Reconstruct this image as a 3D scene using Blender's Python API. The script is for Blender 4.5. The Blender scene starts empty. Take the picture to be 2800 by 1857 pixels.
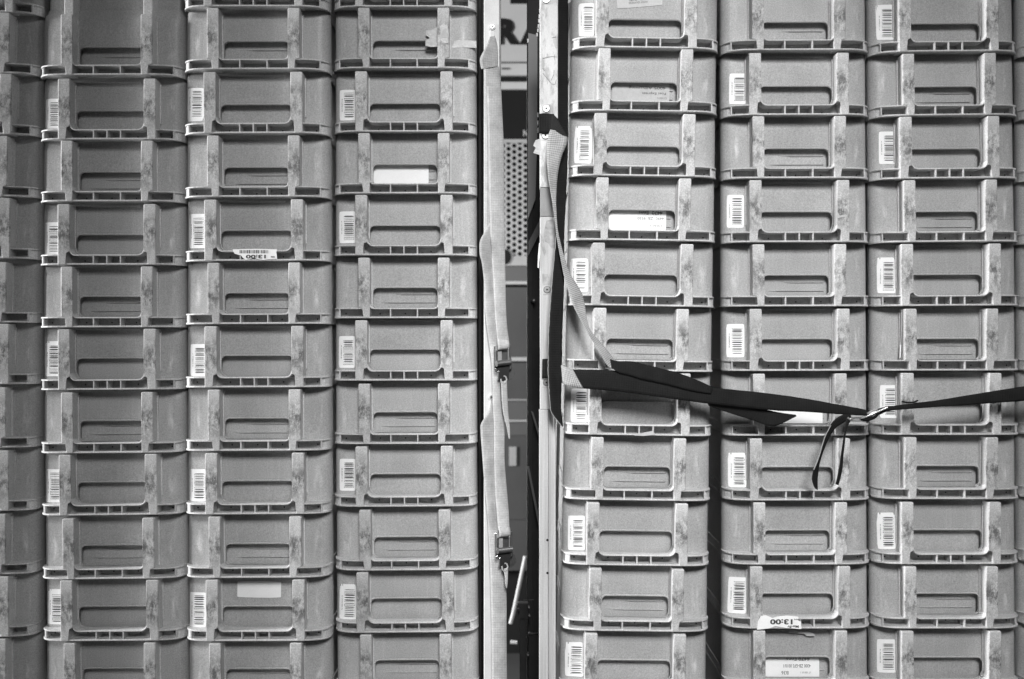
import bpy, bmesh, math, random
from mathutils import Vector, Matrix
from mathutils.geometry import tessellate_polygon
scene = bpy.context.scene
C = scene.collection
D = 2.72            # metres from the camera to the plane Y = 0
ZC = 1.60           # camera height

# ------------------------------------------------------------------ camera
cam = bpy.data.cameras.new('camera'); camo = bpy.data.objects.new('camera', cam); C.objects.link(camo)
camo.location = (0, -D, ZC); camo.rotation_euler = (math.pi/2, 0, 0)
cam.sensor_width = 36; cam.lens = 36*D/2.8; cam.clip_start = .05; cam.clip_end = 60
cam.dof.use_dof = True; cam.dof.focus_distance = 2.68; cam.dof.aperture_fstop = 2.4
scene.camera = camo
# ------------------------------------------------------------------ world and lamps
w = bpy.data.worlds.new('World'); scene.world = w; w.use_nodes = True
w.node_tree.nodes['Background'].inputs[0].default_value = (1, 1, 1, 1)
w.node_tree.nodes['Background'].inputs[1].default_value = 0.018
def area(name, loc, target, sx, sy, power, spread=180):
    l = bpy.data.lights.new(name, 'AREA'); l.shape = 'RECTANGLE'; l.size = sx; l.size_y = sy; l.energy = power
    l.spread = math.radians(spread)
    o = bpy.data.objects.new(name, l); C.objects.link(o); o.location = loc
    o.rotation_euler = (Vector(target)-Vector(loc)).to_track_quat('-Z', 'Y').to_euler()
    return o
area('loading_bay_daylight', (0.55, -4.6, 4.55), (0.36, 0, 1.37), 1.4, 1.6, 22, 38)
area('side_doorway_daylight', (-11.0, -1.3, 2.9), (0, -.05, 1.8), 1.2, 3.2, 2300)
area('rear_gap_fill', (-.60, 1.9, 1.75), (.2, -.05, 1.6), .30, 2.2, 26)  # added lamp behind the gap, brightens the fifth stack's left edges
vs = scene.view_settings
vs.view_transform = 'Standard'; vs.look = 'None'; vs.exposure = 0; vs.gamma = 1; vs.use_curve_mapping = False

# ------------------------------------------------------------------ materials
class NT:
    def __init__(s, name):
        s.m = bpy.data.materials.new(name); s.m.use_nodes = True; s.t = s.m.node_tree; s.n = s.t.nodes
        s.b = s.n['Principled BSDF']
    def new(s, k, **kw):
        x = s.n.new(k)
        for a, v in kw.items(): setattr(x, a, v)
        return x
    def link(s, a, b): s.t.links.new(a, b)
    def math(s, op, a, b=None, clamp=False):
        x = s.new('ShaderNodeMath', operation=op); x.use_clamp = clamp
        for i, v in enumerate((a, b)):
            if v is None: continue
            if isinstance(v, (int, float)): x.inputs[i].default_value = v
            else: s.link(v, x.inputs[i])
        return x.outputs[0]
    def noise(s, vec, scale, detail=2, rough=.5):
        x = s.new('ShaderNodeTexNoise'); x.inputs['Scale'].default_value = scale
        x.inputs['Detail'].default_value = detail; x.inputs['Roughness'].default_value = rough
        s.link(vec, x.inputs['Vector']); return x.outputs['Fac']
    def remap(s, v, a, b, c=0, d=1):
        x = s.new('ShaderNodeMapRange'); s.link(v, x.inputs[0])
        for i, q in enumerate((a, b, c, d)): x.inputs[i+1].default_value = q
        return x.outputs[0]
    def coord(s, random_shift=True):
        tc = s.new('ShaderNodeTexCoord'); s.obj = tc.outputs['Object']; s.uv = tc.outputs['UV']
        if not random_shift: return s.obj
        oi = s.new('ShaderNodeObjectInfo'); s.rand = oi.outputs['Random']
        v = s.new('ShaderNodeVectorMath', operation='SCALE'); v.inputs[0].default_value = (37, 61, 23)
        s.link(s.rand, v.inputs['Scale'])
        a = s.new('ShaderNodeVectorMath', operation='ADD'); s.link(s.obj, a.inputs[0]); s.link(v.outputs[0], a.inputs[1])
        s.sh = a.outputs[0]; return s.sh
    def stretch(s, v, sc):
        x = s.new('ShaderNodeVectorMath', operation='MULTIPLY'); s.link(v, x.inputs[0]); x.inputs[1].default_value = sc
        return x.outputs[0]
    def grey(s, v):
        x = s.new('ShaderNodeCombineColor')
        for i in range(3): s.link(v, x.inputs[i])
        s.link(x.outputs[0], s.b.inputs['Base Color'])
    def bump(s, h, strength, dist):
        x = s.new('ShaderNodeBump'); x.inputs['Strength'].default_value = strength; x.inputs['Distance'].default_value = dist
        s.link(h, x.inputs['Height']); s.link(x.outputs[0], s.b.inputs['Normal'])

def plastic(name, kind, base=.40):
    t = NT(name); t.coord()
    val = t.math('MULTIPLY', t.remap(t.rand, 0, 1, .93, 1.06), base)
    val = t.math('MULTIPLY', val, t.remap(t.noise(t.sh, 9, 4), .3, .7, .92, 1.08))
    fine = t.noise(t.sh, 330, 3, .8)
    val = t.math('MULTIPLY', val, t.remap(fine, .3, .7, .68, 1.32))
    # long vertical rubbing marks
    rub = t.remap(t.noise(t.stretch(t.sh, (160, 160, 7)), 1, 4, .6), .52, .72, 0, .10)
    val = t.math('ADD', val, t.math('MULTIPLY', rub, base))
    sep = t.new('ShaderNodeSeparateXYZ'); t.link(t.obj, sep.inputs[0])
    ax = t.math('ABSOLUTE', sep.outputs[0])
    if kind == 'wall':
        # pale scuffs on the shoulders beside the corners, scratches
        m1 = t.math('MULTIPLY', t.remap(ax, .150, .163, 0, 1), t.remap(ax, .163, .180, 1, 0))
        m2 = t.math('MULTIPLY', t.remap(sep.outputs[2], .035, .07, 0, 1), t.remap(sep.outputs[2], .09, .14, 1, 0))
        n = t.remap(t.noise(t.stretch(t.sh, (60, 60, 12)), 1, 4, .6), .47, .66, 0, .32)
        val = t.math('ADD', val, t.math('MULTIPLY', t.math('MULTIPLY', m1, m2), t.math('MULTIPLY', n, 1.0)))
        sp = t.remap(t.noise(t.sh, 26, 6, .7), .70, .78, 0, .10)
        val = t.math('ADD', val, sp)
        sd = t.remap(t.noise(t.stretch(t.sh, (34, 34, 52)), 1, 7, .75), .70, .80, 1, .80)
        val = t.math('MULTIPLY', val, sd)
    if kind == 'rib':
        zz = t.math('MULTIPLY', t.remap(sep.outputs[2], .02, .075, .15, 1), t.remap(sep.outputs[2], .10, .155, 1, 0))
        n = t.noise(t.stretch(t.sh, (58, 58, 34)), 1, 8, .8)
        st = t.math('MULTIPLY', t.remap(n, .42, .58, 0, .80), zz)
        front = t.remap(sep.outputs[1], .001, .003, 1, .15)
        st = t.math('MULTIPLY', st, front)
        val = t.math('MULTIPLY', val, t.math('SUBTRACT', 1.08, st))
    if kind == 'rim':
        n = t.remap(t.noise(t.stretch(t.sh, (40, 40, 90)), 1, 6, .7), .5, .75, 1.04, .78)
        val = t.math('MULTIPLY', val, n)
    t.grey(val)
    t.b.inputs['Roughness'].default_value = .42
    t.b.inputs['Specular IOR Level'].default_value = .35
    t.bump(fine, .25, .0006)
    return t.m

def simple(name, g, rough=.6, metal=0, var=.15, scale=30, bump=0, fine=.1, stretch=None):
    t = NT(name); t.coord()
    v = t.stretch(t.sh, stretch) if stretch else t.sh
    val = t.math('MULTIPLY', t.remap(t.noise(v, scale, 5, .65), .25, .75, 1-var, 1+var), g)
    f = t.noise(t.sh, 420, 2, .7)
    val = t.math('MULTIPLY', val, t.remap(f, .25, .75, 1-fine, 1+fine))
    t.grey(val); t.b.inputs['Roughness'].default_value = rough; t.b.inputs['Metallic'].default_value = metal
    t.b.inputs['Specular IOR Level'].default_value = .2 if g < .05 else .5
    if bump: t.bump(t.noise(v, scale*3, 4), bump, .001)
    return t.m

def webbing(name, g, contrast, per=1.0):
    """woven belt; UV: u across 0..1, v along in metres"""
    t = NT(name); t.coord()
    sep = t.new('ShaderNodeSeparateXYZ'); t.link(t.uv, sep.inputs[0])
    s1 = t.math('SINE', t.math('MULTIPLY', sep.outputs[1], 2*math.pi/(.0045*per)))
    s2 = t.math('SINE', t.math('MULTIPLY', sep.outputs[0], 2*math.pi*9))
    wv = t.math('ADD', t.math('MULTIPLY', s1, .7), t.math('MULTIPLY', s2, .3))
    val = t.remap(wv, -1, 1, g*(1-contrast), g*(1+contrast))
    edge = t.math('ABSOLUTE', t.math('SUBTRACT', sep.outputs[0], .5))
    val = t.math('MULTIPLY', val, t.remap(edge, .40, .5, 1, .86))
    val = t.math('MULTIPLY', val, t.remap(t.noise(t.sh, 20, 8, .75), .35, .68, 1.10, .68))
    val = t.math('MULTIPLY', val, t.remap(t.noise(t.sh, 420, 2, .7), .25, .75, .88, 1.12))
    t.grey(val); t.b.inputs['Roughness'].default_value = .85
    t.b.inputs['Specular IOR Level'].default_value = .15
    t.bump(wv, .5, .0006)
    return t.m

def painted_rail(name):
    t = NT(name); t.coord()
    val = t.remap(t.noise(t.stretch(t.sh, (10, 10, 3)), 1, 5, .6), .35, .65, .52, .74)
    st = t.remap(t.noise(t.stretch(t.sh, (38, 38, 12)), 1, 8, .75), .50, .62, 1, .60)
    sc = t.remap(t.noise(t.stretch(t.sh, (200, 200, 30)), 1, 3, .6), .66, .70, 1, .6)
    val = t.math('MULTIPLY', t.math('MULTIPLY', val, st), sc)
    val = t.math('MULTIPLY', val, t.remap(t.noise(t.sh, 420, 2, .7), .25, .75, .9, 1.1))
    t.grey(val); t.b.inputs['Roughness'].default_value = .5
    return t.m

M = dict(
    wall=plastic('crate_wall_plastic', 'wall'), rim=plastic('crate_rim_plastic', 'rim', .54), rib=plastic('crate_rib_plastic', 'rib', .51),
    dark=simple('dark_hole', .02, .8), ink=simple('printing_ink', .05, .5, var=.05), inkg=simple('faded_ink', .22, .6, var=.05),
    ticket=simple('ticket_paper', .92, .55, var=.03, scale=40, fine=.04), paper=simple('label_paper', .93, .55, var=.05, scale=40, fine=.05), paperg=simple('old_paper', .50, .6, var=.10, scale=50),
    tape=simple('clear_tape', .54, .25, var=.18, scale=90, bump=.4),
    rail=painted_rail('worn_white_rail'), alu=simple('aluminium_profile', .50, .5, 0, .22, 1, stretch=(220, 220, 5)),
    stain=simple('rail_stain', .37, .6, 0, .45, 60), wsticker=simple('grey_sticker', .62, .5, 0, .08, 40), railg=simple('grey_rail_sleeve', .26, .55, .1, .15, 20), post=simple('pale_painted_post', .66, .45, 0, .12, 14),
    steel=simple('galvanised_steel', .55, .32, .8, .15, 60), bright=simple('polished_steel', .75, .2, .9, .08, 60),
    dsteel=simple('dark_worn_steel', .10, .4, .5, .3, 70), black=simple('black_frame_paint', .022, .6, 0, .2, 20),
    web=webbing('pale_webbing', .46, .12), webd=webbing('black_webbing', .014, .25), webs=webbing('lit_belt_and_selvedge', .34, .45, 1.1),  # webs: lit lengths of the black belts, lightened by colour, and pale selvedges
    pgrey=simple('lorry_grey_paint', .16, .4, 0, .1, 4), pwhite=simple('lorry_white_paint', .74, .4, 0, .05, 4),
    pblack=simple('lorry_black_panel', .02, .8, 0, .1, 4), pgrille=simple('lorry_grille_metal', .58, .45, .2, .1, 8),
    pdark=simple('lorry_dark_grey', .11, .45, 0, .12, 4), trim=simple('lorry_bright_trim', .75, .3, .2, .05, 5),
    strip=simple('grey_side_strip', .20, .5, 0, .1, 6), floor=simple('depot_concrete', .08, .8, 0, .2, 2),
)

# ------------------------------------------------------------------ helpers
def P(px, py, Y):
    """world point at depth Y that the photo shows at pixel px, py"""
    k = (D+Y)/D/1000
    return Vector(((px-1400)*k, Y, ZC-(py-928.5)*k))
def link_mesh(name, bm, mats, parent=None, smooth=False):
    me = bpy.data.meshes.new(name); bm.normal_update(); bm.to_mesh(me); bm.free()
    for m in (mats if isinstance(mats, (list, tuple)) else [mats]): me.materials.append(m)
    if smooth:
        for p in me.polygons: p.use_smooth = True
    o = bpy.data.objects.new(name, me); C.objects.link(o)
    if parent: o.parent = parent
    return o
def tag(o, label=None, cat=None, group=None, kind=None):
    for k, v in (('label', label), ('category', cat), ('group', group), ('kind', kind)):
        if v: o[k] = v
    return o
def empty(name, loc, label, cat, group=None):
    o = bpy.data.objects.new(name, None); C.objects.link(o); o.location = loc; o.empty_display_size = .02
    return tag(o, label, cat, group)
def box(bm, x0, x1, y0, y1, z0, z1, mi=0, bevel=0):
    vs = [bm.verts.new((x, y, z)) for z in (z0, z1) for y in (y0, y1) for x in (x0, x1)]
    fs = [bm.faces.new([vs[i] for i in q]) for q in ((0, 2, 3, 1), (4, 5, 7, 6), (0, 1, 5, 4), (2, 6, 7, 3), (0, 4, 6, 2), (1, 3, 7, 5))]
    for f in fs: f.material_index = mi
    if bevel:
        bmesh.ops.bevel(bm, geom=list({e for f in fs for e in f.edges}), offset=bevel, segments=2, affect='EDGES', profile=.5)
def pbox(bm, px0, px1, py0, py1, Y0, Y1, bevel=0, origin=Vector((0, 0, 0))):
    a = P(px0, py1, Y0)-origin; b = P(px1, py0, Y0)-origin
    box(bm, a.x, b.x, a.y, a.y+(Y1-Y0), a.z, b.z, bevel=bevel)
def extrude_poly(bm, pts, y0, y1, bevel=0):
    """pts (x,z) counter-clockwise seen from the camera"""
    f = [bm.verts.new((x, y0, z)) for x, z in pts]; b = [bm.verts.new((x, y1, z)) for x, z in pts]
    n = len(pts); ff = bm.faces.new(f); bm.faces.new(b[::-1])
    sides = [bm.faces.new((f[(i+1) % n], f[i], b[i], b[(i+1) % n])) for i in range(n)]
    if bevel:
        bmesh.ops.bevel(bm, geom=list(ff.edges), offset=bevel, segments=2, affect='EDGES', profile=.5)
def disc_y(bm, c, r, y0, y1, n=24, mi=0, ry=None):
    pts = [(c[0]+r*math.cos(2*math.pi*i/n), c[1]+(ry or r)*math.sin(2*math.pi*i/n)) for i in range(n)]
    f = [bm.verts.new((x, y0, z)) for x, z in pts]; b = [bm.verts.new((x, y1, z)) for x, z in pts]
    fs = [bm.faces.new(f)] + [bm.faces.new((f[(i+1) % n], f[i], b[i], b[(i+1) % n])) for i in range(n)]
    for q in fs: q.material_index = mi
def tube(bm, pts, r, n=10):
    rings = []
    for i, p in enumerate(pts):
        d = (pts[min(i+1, len(pts)-1)]-pts[max(i-1, 0)]).normalized()
        a = d.cross(Vector((.3, 1, .1))).normalized(); b = d.cross(a)
        rings.append([bm.verts.new(p+(a*math.cos(2*math.pi*k/n)+b*math.sin(2*math.pi*k/n))*r) for k in range(n)])
    for i in range(len(rings)-1):
        for k in range(n): bm.faces.new((rings[i][k], rings[i][(k+1) % n], rings[i+1][(k+1) % n], rings[i+1][k]))
    bm.faces.new(rings[0][::-1]); bm.faces.new(rings[-1])
def cr(pts, sub):
    out = []
    for i in range(len(pts)-1):
        p0, p1, p2, p3 = pts[max(i-1, 0)], pts[i], pts[i+1], pts[min(i+2, len(pts)-1)]
        for k in range(sub):
            t = k/sub
            out.append(.5*((2*p1)+(p2-p0)*t+(2*p0-5*p1+4*p2-p3)*t*t+(3*p1-p0-3*p2+p3)*t**3))
    out.append(pts[-1].copy()); return out
def ribbon(bm, rows, thick=.0022, sub=8, across=6, fray=0, rnd=None, sag=0):
    """rows: (xl, yl, xr, yr, Yl, Yr) photo pixels and depths of both selvedges"""
    L = cr([P(r[0], r[1], r[4]) for r in rows], sub); R = cr([P(r[2], r[3], r[5]) for r in rows], sub)
    uvl = bm.loops.layers.uv.verify(); n = len(L); fr = []; bk = []; vv = [0]
    for i in range(1, n): vv.append(vv[-1]+((L[i]+R[i])/2-(L[i-1]+R[i-1])/2).length)
    rnd = rnd or random.Random(3)
    for i in range(n):
        a, b = L[i], R[i]
        if fray:
            d = (a-b).normalized(); a = a+d*rnd.uniform(0, fray); b = b-d*rnd.uniform(0, fray)
        t = (L[min(i+1, n-1)]-L[max(i-1, 0)]).normalized(); nn = t.cross(b-a)
        nn = nn.normalized() if nn.length > 1e-9 else Vector((0, -1, 0))
        if nn.y > 0: nn = -nn
        f = []; k_ = []
        for j in range(across+1):
            u = j/across; p = a.lerp(b, u)+nn*(sag*math.sin(math.pi*u))
            f.append(bm.verts.new(p)); k_.append(bm.verts.new(p-nn*thick))
        fr.append(f); bk.append(k_)
    def q(vs, uvs):
        fc = bm.faces.new(vs); fc.smooth = True
        for l, uv in zip(fc.loops, uvs): l[uvl].uv = uv
    for i in range(n-1):
        for j in range(across):
            u0, u1 = j/across, (j+1)/across
            q((fr[i][j], fr[i+1][j], fr[i+1][j+1], fr[i][j+1]), ((u0, vv[i]), (u0, vv[i+1]), (u1, vv[i+1]), (u1, vv[i])))
            q((bk[i][j], bk[i][j+1], bk[i+1][j+1], bk[i+1][j]), ((u0, vv[i]), (u1, vv[i]), (u1, vv[i+1]), (u0, vv[i+1])))
        for j in (0, across):
            fc = (fr[i][j], bk[i][j], bk[i+1][j], fr[i+1][j]); fc = fc if j == 0 else fc[::-1]
            q(fc, ((j/across, vv[i]),)*2+((j/across, vv[i+1]),)*2)
    for i in (0, n-1):
        for j in range(across):
            fc = (fr[i][j], fr[i][j+1], bk[i][j+1], bk[i][j]); q(fc if i == 0 else fc[::-1], ((0, vv[i]),)*4)
_textcache = {}
def text_mesh(s, size, bold=0):
    cu = bpy.data.curves.new('lettering', 'FONT'); cu.body = s; cu.size = size; cu.offset = bold
    cu.align_x = 'LEFT'; cu.resolution_u = 3
    o = bpy.data.objects.new('lettering', cu); C.objects.link(o)
    dg = bpy.context.evaluated_depsgraph_get(); dg.update()
    me = bpy.data.meshes.new_from_object(o.evaluated_get(dg)); bpy.data.objects.remove(o); bpy.data.curves.remove(cu)
    return me
def lettering(bm, s, cx, cz, height, yfun, ang=math.pi, width=None, bold=0, lift=.0004):
    """flat letters centred on cx, cz on the surface y = yfun(x,z)"""
    me = text_mesh(s, 1.0, bold); xs = [v.co.x for v in me.vertices]; ys = [v.co.y for v in me.vertices]
    cxm, cym = (min(xs)+max(xs))/2, (min(ys)+max(ys))/2; h = max(ys)-min(ys); wd = max(xs)-min(xs)
    sy = height/h; sx = sy if width is None else width/wd
    ca, sa = math.cos(ang), math.sin(ang); vm = []
    for v in me.vertices:
        a, b = (v.co.x-cxm)*sx, (v.co.y-cym)*sy
        x, z = cx+a*ca-b*sa, cz+a*sa+b*ca
        vm.append(bm.verts.new((x, yfun(x, z)-lift, z)))
    for p in me.polygons:
        try: bm.faces.new([vm[i] for i in p.vertices])
        except ValueError: pass
    bpy.data.meshes.remove(me)

# ------------------------------------------------------------------ the setting
bm = bmesh.new(); s = 12
bm.faces.new([bm.verts.new(v) for v in ((-s, -s, 0), (s, -s, 0), (s, s, 0), (-s, s, 0))])
tag(link_mesh('floor', bm, M['floor']), kind='structure')

# ------------------------------------------------------------------ the crate
mm = .001
OUT = [(0, 0), (60, 0), (111, 0), (135, .8), (150, 2.6), (165, 6), (178, 12), (187.5, 20), (194.5, 31), (198.5, 44), (199.5, 58), (198.5, 70), (194, 82), (189, 95), (188, 120), (188, 300)]
WALL = [(0, 36), (60, 36), (111, 36), (135, 36), (150, 36.2), (165, 36.6), (177, 38.2), (186.5, 42), (193.5, 48.5), (197.4, 57), (198.8, 67), (198.8, 80), (194, 92), (187, 102), (185, 125), (185, 300)]
def full(half):
    r = list(half); back = [(x, 600-y) for x, y in half[:-1]][::-1]
    right = r+back                                   # x >= 0, front centre to back centre
    left = [(-x, y) for x, y in right[1:-1]][::-1]   # back to front
    return [Vector((x*mm, y*mm)) for x, y in right+left]
PO, PW = full(OUT), full(WALL); NP = len(PO); NH = len(OUT)
def inset(z):
    tab = [(0, 0), (26.5, .3), (95, 1.2), (140, 1.8), (156, 3.0), (166, 5), (174, 8), (184, 12.6), (190, 13.4), (196, 20), (290, 20)]
    z /= mm
    for (a, p), (b, q) in zip(tab, tab[1:]):
        if z <= b: return (p+(q-p)*(max(z, a)-a)/(b-a))*mm
    return 17*mm
def wall_y(x, z):
    ax = abs(x)/mm
    for (a, p), (b, q) in zip(WALL, WALL[1:]):
        if ax <= b: return (p+(q-p)*(ax-a)/(b-a) if b > a else p)*mm+inset(z)
    return 60*mm
def out_y(x):
    ax = abs(x)/mm
    for (a, p), (b, q) in zip(OUT, OUT[1:]):
        if ax <= b: return (p+(q-p)*(ax-a)/(b-a) if b > a else p)*mm
    return .06
def inward(path, o, side=1):
    res = []; n = len(path)
    for i, p in enumerate(path):
        t = (path[(i+1) % n]-path[i-1]).normalized(); nrm = Vector((-t.y, t.x))
        res.append(p+nrm*o*(1-(1-side)*abs(nrm.x)))
    return res
def sweep(bm, section, idx, closed_ends=True, mi=0):
    """section: (t, z) with t 0 on the outer outline and 1 on the wall; idx: consecutive path indices"""
    rings = []
    for i in idx:
        a, b = PO[i % NP], PW[i % NP]
        rings.append([bm.verts.new((*(a+(b-a)*t), z*mm)) for t, z in section])
    m = len(section)
    for r0, r1 in zip(rings, rings[1:]):
        for k in range(m):
            f = bm.faces.new((r0[k], r1[k], r1[(k+1) % m], r0[(k+1) % m])); f.material_index = mi
    return rings
def rrect(x0, x1, z0, z1, rt, rb, n=6):
    pts = []
    for cx, cz, r, a0 in ((x1-rb, z0+rb, rb, -90), (x1-rt, z1-rt, rt, 0), (x0+rt, z1-rt, rt, 90), (x0+rb, z0+rb, rb, 180)):
        for k in range(n+1):
            a = math.radians(a0+90*k/n); pts.append((cx+r*math.cos(a), cz+r*math.sin(a)))
    return pts
def body_mesh(kind):
    bm = bmesh.new()
    zl = [0, 26.5, 95, 120, 140, 156, 166, 174, 184, 190, 196, 290]
    rings = []
    for z in zl:
        pth = inward(PW, inset(z*mm), .3 if z < 180 else .75); rings.append([bm.verts.new((p.x, p.y, z*mm)) for p in pth])
    for a in range(len(zl)-1):
        for i in range(NP):
            j = (i+1) % NP
            if zl[a] == 26.5 and (i in (0, 1) or i in (NP-1, NP-2)): continue
            f = bm.faces.new((rings[a][i], rings[a][j], rings[a+1][j], rings[a+1][i])); f.smooth = True
    bm.faces.new(rings[-1])
    for f in bm.faces:
        if min(v.co.z for v in f.verts) > .195: f.smooth = False
    # front band with the handle opening
    hx, zt, rt, rb = (98, 85, 13, 22) if kind == 'A' else (89, 85, 13, 13)
    zb = 28 if kind == 'A' else 30.5
    hole = rrect(-hx, hx, zb, zt, rt, rb); big = rrect(-hx-4, hx+4, zb-1.2, zt+4.5, rt+4, rb+1)
    outer = [(-111, 26.5), (111, 26.5), (111, 95), (-111, 95)]
    yf = lambda x, z: 36*mm+inset(z*mm)
    allp = outer+big; vs = [bm.verts.new((x*mm, yf(x, z), z*mm)) for x, z in allp]
    tris = tessellate_polygon([[Vector((x, z, 0)) for x, z in outer], [Vector((x, z, 0)) for x, z in big[::-1]]])
    order = list(range(4))+[4+i for i in range(len(big))][::-1]
    for t in tris: 
        f = bm.faces.new([vs[order[i]] for i in t]); f.normal_update()
        if f.normal.y > 0: f.normal_flip()
    n = len(hole); big_v = vs[4:]
    r0 = [bm.verts.new(((x+(X-x)*.45)*mm, yf(x, z)-.0032, (z+(Z-z)*.45)*mm)) for (x, z), (X, Z) in zip(hole, big)]
    r1 = [bm.verts.new((x*mm, yf(x, z)-.0026, z*mm)) for x, z in hole]
    r2 = [bm.verts.new((x*mm, yf(x, z)+.0045, z*mm)) for x, z in hole]
    for i in range(n):
        j = (i+1) % n
        bm.faces.new((big_v[i], big_v[j], r0[j], r0[i])); bm.faces.new((r0[i], r0[j], r1[j], r1[i])); bm.faces.new((r1[i], r1[j], r2[j], r2[i]))
    if kind == 'A':     # ticket holder: ledge under the next lip and two tapering ridges higher up
        box(bm, -.143, .078, .039, .047, .1625, .1675)
        for xa, z in ((-.036, .2395), (-.074, .2165)):
            y = wall_y(0, z)
            v = [bm.verts.new(c) for c in ((xa, y, z+.0004), (xa+.03, y-.0035, z), (.079, y-.0035, z), (.083, y, z), (.079, y+.001, z+.0022), (xa+.03, y+.001, z+.0022), (.079, y+.001, z-.0022), (xa+.03, y+.001, z-.0022))]
            bm.faces.new((v[0], v[1], v[5])); bm.faces.new((v[1], v[2], v[4], v[5])); bm.faces.new((v[2], v[3], v[4]))
            bm.faces.new((v[0], v[7], v[1])); bm.faces.new((v[7], v[6], v[2], v[1])); bm.faces.new((v[6], v[3], v[2]))
    return bm
def rim_mesh(kind):
    bm = bmesh.new()
    lip = [(1, 3.2), (.36, 3.2), (.33, 0), (.04, 0), (0, 1.2), (0, 3.6), (.04, 4.8), (1, 4.8)]
    sweep(bm, lip, range(NP+1))
    half = NP//2
    flange = [(1, 25.2), (.04, 25.2), (.012, 26.2), (.012, 28.2), (.04, 29.2), (1, 29.2)]
    sweep(bm, flange, range(2, NP-1))
    band = [(.34, 4), (.30, 26), (.7, 26), (.7, 4)]
    sweep(bm, band, range(6, NP-5))
    # shelf between the ribs, turned up at both ends into the ribs
    pts = []
    if kind == 'A': xe, ze, r = 102, 46, 18
    else: xe, ze, r = 94.5, 40, 12
    zc = 26.6
    pts.append((-xe, ze))
    for k in range(7):
        a = math.radians(180+90*k/6); pts.append((-xe+r+r*math.cos(a), zc+r+r*math.sin(a)))
    pts += [(x, zc) for x in (-60, -30, 0, 30, 60)]
    for k in range(7):
        a = math.radians(270+90*k/6); pts.append((xe-r+r*math.cos(a), zc+r+r*math.sin(a)))
    pts.append((xe, ze)); th = 1.9; rows = []
    for i, (x, z) in enumerate(pts):
        x0, z0 = pts[max(i-1, 0)]; x1, z1 = pts[min(i+1, len(pts)-1)]
        t = Vector((x1-x0, z1-z0)).normalized(); n_ = Vector((-t.y, t.x))
        p, q = Vector((x, z))+n_*th, Vector((x, z))-n_*th
        rows.append([bm.verts.new((c.x*mm, y*mm, c.y*mm)) for c, y in ((p, 36.6), (p, 1.4), (Vector((x, z))+n_*th*.5, .4), (Vector((x, z))-n_*th*.5, .4), (q, 1.4), (q, 36.6))])
    for a, b in zip(rows, rows[1:]):
        for k in range(5):
            f = bm.faces.new((a[k], a[k+1], b[k+1], b[k])); f.smooth = True
    # dividers
    for x in ((-37, 0, 37) if kind == 'A' else (-37, 37)): box(bm, (x-1.6)*mm, (x+1.6)*mm, 1*mm, 36*mm, 4*mm, 26*mm)
    for sgn in (-1, 1): box(bm, sgn*178.5*mm-.0017, sgn*178.5*mm+.0017, .0135, .040, 4*mm, 26.5*mm)
    # drain holes
    for x in ((-165, -74, 72, 165) if kind == 'A' else (-165, -70, 0, 68, 165)):
        disc_y(bm, (x*mm, .0135), .0021, wall_y(x*mm, .0135)-.0004, wall_y(x*mm, .0135), 10, 1)
    return bm
def rib_mesh(kind, sgn):
    bm = bmesh.new()
    if kind == 'A': pts = [(112, .3), (134, .3), (134, 164), (132, 166.5), (103, 166.5), (101, 164), (101, 42), (102, 35.5), (112, 35.5)]
    else: pts = [(94, .3), (112, .3), (112, 29.3), (125.5, 29.3), (125.5, 164), (123.5, 166.5), (95.5, 166.5), (93.5, 164), (93.5, 38)]
    pts = [(sgn*x*mm, z*mm) for x, z in pts]
    if sgn < 0: pts = pts[::-1]
    extrude_poly(bm, pts, -.0008, .0395, bevel=.0021)
    # low inner web that joins the rib to the wall
    a, b = (98.0, 137.5) if kind == 'A' else (90.5, 129)
    x0, x1 = sorted((sgn*a*mm, sgn*b*mm))
    box(bm, x0, x1, .0325, .0425, .0300 if kind == 'B' else .050, .158)
    return bm
def make_crate(kind):
    root = empty('mail_crate', (0, 0, 0), '', 'crate')
    link_mesh('crate_wall', body_mesh(kind), M['wall'], root)
    link_mesh('rim', rim_mesh(kind), [M['rim'], M['dark']], root)
    for sgn in (-1, 1): link_mesh('rib', rib_mesh(kind, sgn), M['rib'], root)
    return root
def copy_tree(o, parent=None):
    c = o.copy(); C.objects.link(c); c.parent = parent
    for ch in [x for x in C.objects if x.parent == o]: copy_tree(ch, c)
    return c

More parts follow.
